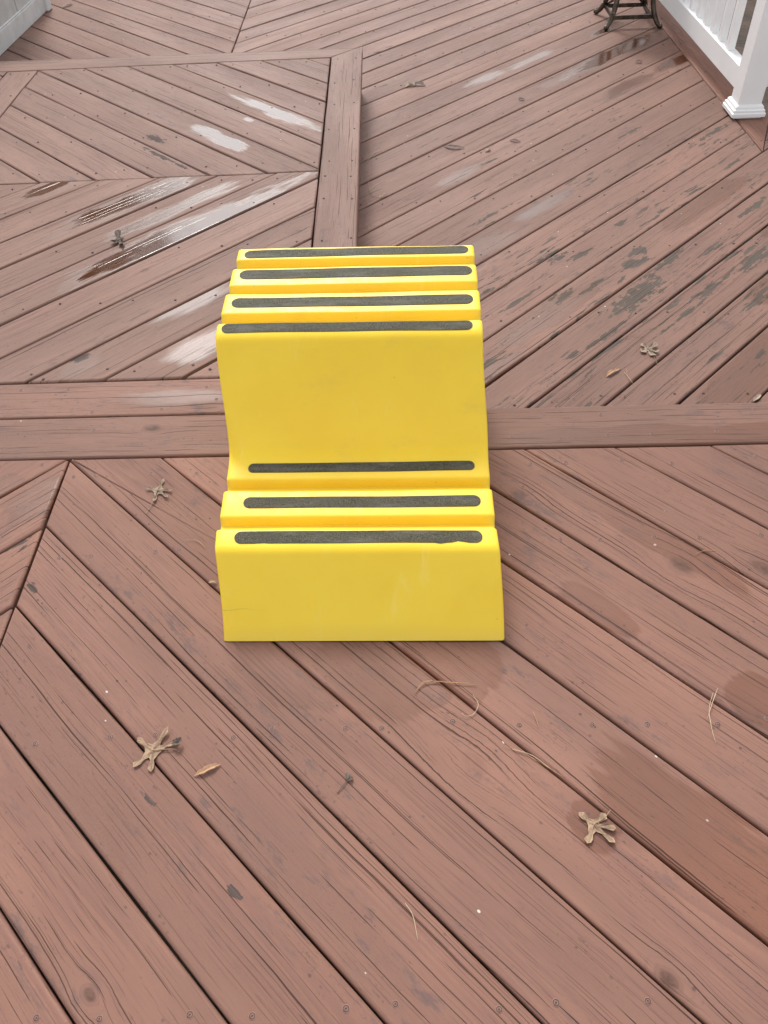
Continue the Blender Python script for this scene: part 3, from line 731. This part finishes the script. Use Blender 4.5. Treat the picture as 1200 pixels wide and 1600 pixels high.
post(1.678, PY + .05 + 3.05 + .05, YAW, 1.06, 'far white railing post at the end of the long railing')
post(PX + d2.x * 2.11, PY + d2.y * 2.11, radians(43.7), 1.06, 'white railing post at the outer end of the right-hand railing')

# ------------------------------------------------------------------ grey resin storage box at the far left
def storage_box():
    t = empty('storage_box', (-1.905, 5.69, LOZ + .001), radians(-90 + 86.4))
    tag(t, 'pale grey resin storage cabinet with a base trim standing on the lower deck', 'storage box')
    # local +y towards the far corner; the front face is x = 0 looking to +x
    L, D, Hh = 1.25, .62, 1.15
    bm = bmesh.new(); bm_box(bm, -D + .02, -.014, -L + .03, -.03, .05, Hh, .004, 2); bm_obj('body', bm, M_CAB, t)
    for k in range(3):
        y0 = -L + .06 + k * .385
        bm = bmesh.new(); bm_box(bm, -.0145, -.007, y0, y0 + .375, .100, Hh - .05, .004, 2); bm_obj('panel', bm, M_CAB, t)
    bm = bmesh.new(); bm_box(bm, -.013, .002, -L + .02, -.045, .0, .093, .004, 2); bm_box(bm, -.013, -.001, -L + .02, -.045, .0935, .102, .002, 1); bm_obj('base_trim', bm, M_TRIM, t)
    for y in (-L, -.06):
        bm = bmesh.new(); bm_box(bm, -.05, .012, y + .018, y + .052, .012, Hh, .008, 3); bm_box(bm, -.05, .024, y, y + .07, .0, .20, .010, 3); bm_box(bm, -.05, .018, y + .008, y + .062, .2005, .23, .008, 3)
        bm_obj('corner_post', bm, M_TRIM, t)
    bm = bmesh.new(); bm_box(bm, -D, .03, -L - .02, .03, Hh + .0005, Hh + .05, .012, 3); bm_obj('lid', bm, M_TRIM, t)
    return t
storage_box()

# ------------------------------------------------------------------ bronze stool with curved legs
def bronze_stool():
    cx0, cy0 = 1.452, 4.985
    t = empty('bronze_stool', (cx0, cy0, LOZ + .001), YAW)
    tag(t, 'small antique bronze metal stool with four curved legs and a square frame beside the railing', 'stool')
    for k in range(4):
        a = pi / 4 + k * pi / 2; c, s = cos(a), sin(a)
        prof = [(.205, .006), (.196, .012), (.172, .036), (.150, .075), (.134, .13), (.126, .20), (.124, .28), (.132, .36), (.150, .43), (.155, .47)]
        bm = bmesh.new(); P3 = catmull([(c * r, s * r, z) for r, z in prof], 5)
        tube(bm, P3, [.0105 + .0035 * min(1, i / 12) for i in range(len(P3))], 8)
        bmesh.ops.create_uvsphere(bm, u_segments=8, v_segments=6, radius=.0125, matrix=Matrix.Translation((c * .207, s * .207, .0120)))
        bm_obj('leg', bm, M_BRONZE, t, smooth=True)
    R = .107
    bm = bmesh.new()
    for k in range(4):
        a = pi / 2 * k; m = Matrix.Rotation(a, 3, 'Z')
        r = bmesh.ops.create_cube(bm, size=1.0)
        for v in r['verts']: v.co = m @ Vector((v.co.x * (2 * R + .016), R + v.co.y * .008, .048 + v.co.z * .020))
    bm_obj('square_frame', bm, M_BRONZE, t)
    for k in (0, 1):
        bm = bmesh.new(); s = 1 if k else -1
        tube(bm, catmull([(s * .10, .10, .055), (s * .03, .06, .13), (-s * .03, .02, .25), (-s * .06, -.03, .40)], 5), .006, 6)
        bm_obj('scroll_bar', bm, M_BRONZE, t, smooth=True)
    bm = bmesh.new(); bmesh.ops.create_cone(bm, segments=32, radius1=.19, radius2=.19, depth=.03, cap_ends=True, matrix=Matrix.Translation((0, 0, .487)))
    bmesh.ops.bevel(bm, geom=[e for e in bm.edges if abs(e.verts[0].co.z - e.verts[1].co.z) < .001], offset=.008, segments=2, affect='EDGES')
    bm_obj('seat', bm, M_BRONZE, t)
bronze_stool()

# ------------------------------------------------------------------ leaves, needles, scraps
def strip_leaf(bm, pts, widths, fold=.35, lift=None, cx_=0, cy_=0):
    """one lobe: a ribbon along pts with a V fold and a ragged edge"""
    P = [Vector((p[0] - cx_, p[1] - cy_, 0)) for p in pts]; P = catmull(P, 4) if len(P) > 2 else [P[0].lerp(P[1], k / 6) for k in range(7)]
    n = len(P); rows = []
    for i, p in enumerate(P):
        t = i / (n - 1); k = t * (len(widths) - 1); j = min(int(k), len(widths) - 2); w = widths[j] + (widths[j + 1] - widths[j]) * (k - j)
        d = (P[min(i + 1, n - 1)] - P[max(i - 1, 0)]).normalized(); s = Vector((-d.y, d.x, 0))
        z = lift(t) if lift else .002
        row = []
        for q in (-1, -.5, 0, .5, 1):
            ww = w * (1 + random.uniform(-.22, .22) * abs(q))
            row.append(bm.verts.new(p + s * q * ww + Vector((0, 0, z + abs(q) * w * fold + random.uniform(0, .0006)))))
        rows.append(row)
    for a, b in zip(rows, rows[1:]):
        for j in range(4): bm.faces.new((a[j], a[j + 1], b[j + 1], b[j]))
def finish_leaf(name, bm, mat, loc, th=.0004):
    bmesh.ops.recalc_face_normals(bm, faces=bm.faces)
    ext = bmesh.ops.extrude_face_region(bm, geom=list(bm.faces))
    for v in ext['geom']:
        if isinstance(v, bmesh.types.BMVert): v.co.z += th
    for v in bm.verts: v.co.z = max(.0002, min(.016, v.co.z))
    o = bm_obj(name, bm, mat, None, loc, smooth=False)
    return o
def oak_leaf(name, z, c, arms, stem, w, mat, lab, curl=1.0, tip=1.0):
    """one thin sheet: lobes run out from the middle, bays between them, tips curling off the boards"""
    tips = []
    for a in arms:
        d = Vector((a[-1][0] - c[0], a[-1][1] - c[1])); tips.append((atan2(d.y, d.x), d.length))
    tips.sort(); out = []
    for i, (a0, L0) in enumerate(tips):
        a1, L1 = tips[(i + 1) % len(tips)]
        da = (a1 - a0) % (2 * pi)
        hw = w * random.uniform(.8, 1.15) * tip
        base = hw * .75
        for f, k in ((.50, -1), (.72, -1), (.86, -1), (1.0, 0), (.88, 1), (.70, 1), (.48, 1)):
            width = {.50: base * .62, .48: base * .62, .72: hw * .8, .70: hw * .85, .86: hw * 1.0, .88: hw * .8, 1.0: 0}[f] * random.uniform(.8, 1.2)
            r = L0 * f * random.uniform(.97, 1.03); gapn = (da if k > 0 else (a0 - tips[i - 1][0]) % (2 * pi)) * .42
            aa = a0 + k * min(atan2(width, r), gapn)
            out.append((aa, r, i))
        am = a0 + da / 2; rv = min(L0, L1) * .32 if da < 2.4 else w * .7
        out.append((am, rv, -1))
    bm = bmesh.new(); ph = random.uniform(0, 6); amp = .0034 * curl; cv = bm.verts.new((0, 0, .0035))
    rings = []
    Lm = max(t[1] for t in tips); lift = [random.uniform(.3, 1.3) for _ in tips]
    for fr_ in (.33, .66, 1.0):
        ring = []
        for aa, r, i in out:
            rr = r * fr_; k = (rr / Lm) ** 2
            zz = .0016 + amp * k * (lift[i] if i >= 0 else .6) * 1.6 + .0011 * sin(aa * 3 + ph) * (rr / Lm) + random.uniform(0, .0005)
            if fr_ == 1.0 and i >= 0: zz += .0022 * abs(sin(aa * 7 + ph)) * curl
            ring.append(bm.verts.new((cos(aa) * rr, sin(aa) * rr, zz)))
        rings.append(ring)
    n = len(out)
    for k in range(n): bm.faces.new((cv, rings[0][k], rings[0][(k + 1) % n]))
    for a, b in zip(rings, rings[1:]):
        for k in range(n): bm.faces.new((a[k], b[k], b[(k + 1) % n], a[(k + 1) % n]))
    for a0, L0 in tips:                               # raised veins
        tube(bm, [(0, 0, .0046), (cos(a0) * L0 * .5, sin(a0) * L0 * .5, .0046 + amp * .4), (cos(a0) * L0 * .9, sin(a0) * L0 * .9, .0040 + amp * 1.2)], .00045, 4)
    P = catmull([(0, 0, .0045)] + [(q[0] - c[0], q[1] - c[1], .0035) for q in stem], 5)
    tube(bm, P, [.0009 - .0004 * k / len(P) for k in range(len(P))], 5)
    o = finish_leaf(name, bm, mat, (c[0], c[1], z), .0003); tag(o, lab, 'leaf', None)
    return o
LEAVES = {
'A': (0,(-0.4936,1.2755),[[(-0.5227,1.2813)],[(-0.4893,1.2932),(-0.4846,1.3091)],[(-0.4782,1.2765),(-0.4592,1.2714)],[(-0.4797,1.2589),(-0.4656,1.2482)],[(-0.4978,1.258),(-0.496,1.2385)]],[(-0.4977,1.2405),(-0.5073,1.2068)]),
'B': (0,(-0.4036,0.6552),[[(-0.4133,0.6684),(-0.4254,0.676),(-0.4326,0.6799)],[(-0.4133,0.6431),(-0.4315,0.6259)],[(-0.3984,0.6367),(-0.3994,0.6166)],[(-0.3899,0.6569),(-0.3802,0.6634),(-0.3617,0.6695)],[(-0.3842,0.6612),(-0.3803,0.6786),(-0.3817,0.6953)]],[(-0.3683,0.6558),(-0.359,0.6508)]),
'D': (0,(0.3010,0.4990),[[(0.2820,0.5185)],[(0.3225,0.5150)],[(0.3340,0.4910)],[(0.3265,0.4700)],[(0.2850,0.4700)]],[(0.3190,0.5085),(0.3316,0.5204)]),
'G': (LOZ,(0.7986,1.9715),[[(0.7882,1.9981)],[(0.7992,2.0038),(0.7989,1.9876)],[(0.8167,1.983),(0.8295,1.9885)],[(0.8049,1.9519),(0.8217,1.9443)],[(0.7835,1.9567),(0.7727,1.9511)],[(0.7906,1.9403),(0.8079,1.9303)]],[(0.8053,1.9392),(0.8062,1.8926)]),
'P': (0,(-0.7956,2.4027),[[(-0.8145,2.4165),(-0.819,2.3886)],[(-0.8094,2.4325),(-0.8065,2.4487)],[(-0.7872,2.4223),(-0.7759,2.405)],[(-0.7876,2.3819),(-0.7744,2.3648)],[(-0.8014,2.3911),(-0.8064,2.3755)]],[(-0.7964,2.4068),(-0.7744,2.3648)])}
oak_leaf('oak_leaf', *LEAVES['A'], .0088, M_LEAFG, 'tan star-shaped dry oak leaf lying left of the yellow step stool, stem pointing down left', .8, .45)
oak_leaf('oak_leaf', *LEAVES['B'], .0056, M_LEAF, 'twisted dry oak leaf with a dark curled end across a board gap at lower left', 1.0)
oak_leaf('oak_leaf', *LEAVES['D'], .0052, M_LEAF, 'dry oak leaf with split lobes on a damp patch at lower right', .8, 1.2)
oak_leaf('dry_leaf', *LEAVES['G'], .0125, M_LEAFG, 'crumpled pale grey leaf on the worn boards right of the yellow step stool', 1.6)
oak_leaf('dry_leaf', *LEAVES['P'], .0100, M_LEAFD, 'dark wet leaf standing in the brown puddle on the raised platform', 1.8)
# the dark curled lobe and dark scraps round leaf B
bm = bmesh.new(); strip_leaf(bm, [(-.372, .668), (-.362, .664), (-.356, .672)], [.003, .008, .002], .8, lambda t: .004 + .006 * t, -.365, .665)
o = finish_leaf('leaf_scrap', bm, M_LEAFD, (-.365, .665, 0)); tag(o, 'dark shrivelled scrap at the tip of the twisted leaf at lower left', 'leaf')
def slip(name, pts, z, w, mat, lab, arch=.006, fold=.45, cat='leaf'):
    c = (sum(p[0] for p in pts) / len(pts), sum(p[1] for p in pts) / len(pts))
    bm = bmesh.new(); strip_leaf(bm, pts, [w * .1, w * .9, w, w * .85, w * .15], fold, lambda t: .0015 + arch * sin(pi * t), *c)
    o = finish_leaf(name, bm, mat, (c[0], c[1], z)); tag(o, lab, cat); return o
slip('curled_leaf', [(-0.3289,0.6078),(-0.314,0.6137),(-0.3001,0.6209),(-0.2869,0.6258)], 0, .0048, M_LEAFO, 'narrow rolled tan leaf right of the twisted leaf at lower left', .003)
slip('curled_leaf', [(0.6465,1.8468),(0.6666,1.8633),(0.6984,1.8821)], LOZ, .0058, M_LEAFO, 'small orange tan curled leaf beside the crumpled grey leaf', .005)
slip('curled_leaf', [(0.1867,4.1336),(0.2085,4.1583),(0.2485,4.1500)], LOZ, .016, M_LEAFG, 'rolled pale leaf across a board gap far behind the step stool', .007)
slip('curled_leaf', [(0.2285,4.1643),(0.255,4.165),(0.2883,4.145)], LOZ, .012, M_LEAFD, 'olive brown half of the rolled leaf far behind the step stool', .006)
slip('curled_leaf', [(0.3181,3.4563),(0.3557,3.4312),(0.4029,3.4273)], LOZ, .009, M_LEAFD, 'slender dark brown leaf lying on a board behind the step stool', .005)
slip('curled_leaf', [(0.5991,3.4845),(0.6179,3.474),(0.6419,3.464)], LOZ, .007, M_LEAFD, 'short dark leaf on the lower deck right of the slender brown one', .003)
slip('leaf_scrap', [(0.4837,3.3799),(0.495,3.392),(0.5077,3.4026)], LOZ, .008, M_LEAFG, 'tiny pale leaf scrap just below the short dark leaf', .004)
slip('leaf_scrap', [(-1.825,5.70),(-1.80,5.73),(-1.775,5.76)], LOZ, .012, M_LEAFG, 'pale paper-like leaf scrap beside the foot of the grey storage cabinet', .006)
slip('leaf_scrap', [(0.0332,3.0097),(0.0533,3.0237),(0.0683,3.033)], LOZ, .007, M_LEAF, 'pale curled scrap lying beside the raised platform edge', .006)
slip('leaf_scrap', [(0.7004,3.9209),(0.712,3.924),(0.7305,3.9251)], LOZ, .008, M_LEAFD, 'dark damp scrap in the middle of the far boards', .004)
slip('leaf_scrap', [(1.3394,4.3307),(1.357,4.338),(1.3745,4.3444)], LOZ, .008, M_LEAFD, 'dark scrap at a board gap by the puddle near the stool', .006)
slip('leaf_scrap', [(1.0194,1.7117),(1.035,1.724),(1.0504,1.7402)], LOZ, .006, M_LEAFG, 'white splinter in the board gap at the right edge of the picture', .003)
slip('leaf_scrap', [(-0.3514,1.0086),(-0.343,1.010),(-0.3336,1.0076)], 0, .004, M_LEAF, 'small tan scrap against the left side of the step stool', .003)
# heart-shaped seed with its stalk
bm = bmesh.new()
for pts in ([(-.0759, .6016), (-.0775, .596), (-.0785, .5875)], [(-.0690, .5925), (-.0725, .5905), (-.0785, .5875)]):
    strip_leaf(bm, pts, [.0008, .0036, .0034, .0008], .5, lambda t: .0015 + .002 * sin(pi * t), -.08, .585)
tube(bm, [(.0015, .0025, .002), (-.007, -.008, .003), (-.0144, -.0172, .0012)], .0007, 5)
o = finish_leaf('seed', bm, M_LEAFD, (-.08, .585, 0)); tag(o, 'small dark heart-shaped seed with a stalk below the step stool', 'seed')
NEED = [
 (0, [(0.0396,0.7413),(0.0564,0.7596),(0.0883,0.7632),(0.1492,0.7524)], M_NEEDLE, 'long orange bent pine needle just below the step stool, the outer one'),
 (0, [(0.0409,0.745),(0.0589,0.7634),(0.0994,0.7593),(0.1463,0.7564)], M_NEEDLE, 'orange pine needle lying along the inner side of the long bent one'),
 (0, [(0.1403,0.7325),(0.1471,0.7134),(0.1376,0.6967),(0.124,0.6925),(0.117,0.6989)], M_NEEDLE2, 'pale pine needle curled into a hook by the board gap'),
 (0, [(0.1819,0.6355),(0.2088,0.6239),(0.2399,0.6012),(0.2651,0.5792)], M_NEEDLE, 'orange pine needle lying parallel to a board gap right of centre, the longer'),
 (0, [(0.1938,0.6292),(0.2235,0.6165),(0.2524,0.5896)], M_NEEDLE2, 'pale pine needle lying parallel to a board gap right of centre, the shorter'),
 (0, [(0.5514,0.7157),(0.5356,0.6856),(0.529,0.6501),(0.5272,0.6236)], M_NEEDLE2, 'long pale pine needle standing across the boards at right'),
 (0, [(0.5618,0.724),(0.5447,0.6974),(0.527,0.668)], M_NEEDLE2, 'short pale pine needle crossing the longer one at right'),
 (0, [(0.0056,0.3972),(0.0158,0.3794),(0.0212,0.347)], M_NEEDLE2, 'thin pale pine needle near the bottom centre of the picture'),
 (0, [(0.2382,0.6966),(0.241,0.683),(0.2435,0.6687)], M_NEEDLE, 'short brown pine needle between two screws right of centre'),
 (0, [(0.6118,1.0258),(0.6335,1.0346),(0.6566,1.0349)], M_NEEDLE, 'orange pine needle bridging a board gap near the right edge'),
 (LOZ, [(0.7408,2.0479),(0.7914,2.034),(0.8128,2.0424)], M_NEEDLE, 'orange pine needle above the crumpled grey leaf'),
 (LOZ, [(0.7033,1.8637),(0.71,1.836),(0.7169,1.8066)], M_NEEDLE2, 'pine needle right of the small curled leaf'),
 (LOZ, [(0.7122,1.8781),(0.709,1.85),(0.7069,1.8248)], M_NEEDLE, 'pine needle touching the tip of the small curled leaf'),
 (0, [(-0.4153,1.1249),(-0.3884,1.1216),(-0.3672,1.0994)], M_NEEDLE, 'brown bent pine needle left of the step stool'),
 (LOZ, [(-0.0074,3.0673),(0.0315,3.1296),(0.0676,3.1542)], M_NEEDLE2, 'pine needle leaning from the platform edge, the middle one'),
 (LOZ, [(-0.0036,3.1519),(0.0044,3.0391),(0.0402,2.9984)], M_NEEDLE, 'pine needle along the foot of the platform edge, the nearest one'),
 (LOZ, [(-0.0089,3.3278),(0.0257,3.4149),(0.0664,3.436)], M_NEEDLE2, 'pine needle at the platform edge, the farthest one')]
for z, pts, mt, lab in NEED:
    c = Vector((*pts[len(pts) // 2], 0)); bm = bmesh.new()
    P = catmull([(p[0] - c.x, p[1] - c.y, .0022 + .003 * random.random()) for p in pts], 6)
    tube(bm, P, [.0007 * (1 - .5 * abs(2 * i / (len(P) - 1) - 1)) for i in range(len(P))], 5)
    o = bm_obj('pine_needle', bm, mt, None, (c.x, c.y, z), smooth=True); tag(o, lab, 'pine needle', 'pine needles scattered on the decks')

# ------------------------------------------------------------------ trees beyond the deck, seen mirrored in the wet boards
M_FOLI = simple('dark evergreen foliage', (.035, .050, .022), .8, 0, 2.0, .5)
M_BARK = simple('grey brown bark', (.10, .075, .055), .85, 0, 6.0, .3, .01, 12)
def tree(x, y, hgt, rad, seed, lab):
    rn = random.Random(seed); t = empty('evergreen_tree', (x, y, -.95)); tag(t, lab, 'tree', 'trees beyond the deck')
    bm = bmesh.new(); tube(bm, [(0, 0, 0), (.05, .03, hgt * .4), (.0, .06, hgt * .97)], [.20, .13, .02], 10)
    for k in range(26):
        a = rn.uniform(0, 6.28); z = hgt * rn.uniform(.14, .9); L = rad * (1.05 - z / hgt) * 1.1
        tube(bm, [(0, 0, z), (cos(a) * L * .5, sin(a) * L * .5, z + .1), (cos(a) * L, sin(a) * L, z - .12)], [.045, .03, .012], 5)
    bm_obj('trunk', bm, M_BARK, t)
    vs = []; fs = []
    for k in range(13000):
        z = hgt * (.10 + .9 * rn.random() ** 1.15); L = rad * min(1.0, 2.3 * (1.04 - z / hgt)); r_ = L * math.sqrt(rn.random()); a = rn.uniform(0, 6.28)
        r_ *= .8 + .3 * sin(a * 5 + z * 3.1); c = Vector((cos(a) * r_, sin(a) * r_, z - .25 * r_)); s_ = rn.uniform(.14, .28)
        u_ = Vector((rn.gauss(0, 1), rn.gauss(0, 1), rn.gauss(0, .5))).normalized(); w_ = u_.cross(Vector((rn.gauss(0, 1), rn.gauss(0, 1), rn.gauss(0, 1)))).normalized()
        i0 = len(vs); vs += [c - u_ * s_, c + w_ * s_ * .5, c + u_ * s_, c - w_ * s_ * .5]; fs.append((i0, i0 + 1, i0 + 2, i0 + 3))
    mesh_obj('crown', vs, fs, M_FOLI, t)
tree(-6.3, 12.9, 11.5, 3.2, 1, 'tall dark evergreen beyond the deck at far left, mirrored in the puddles')
tree(6.2, 12.6, 12.0, 3.1, 3, 'tall evergreen beyond the white railing at far right')
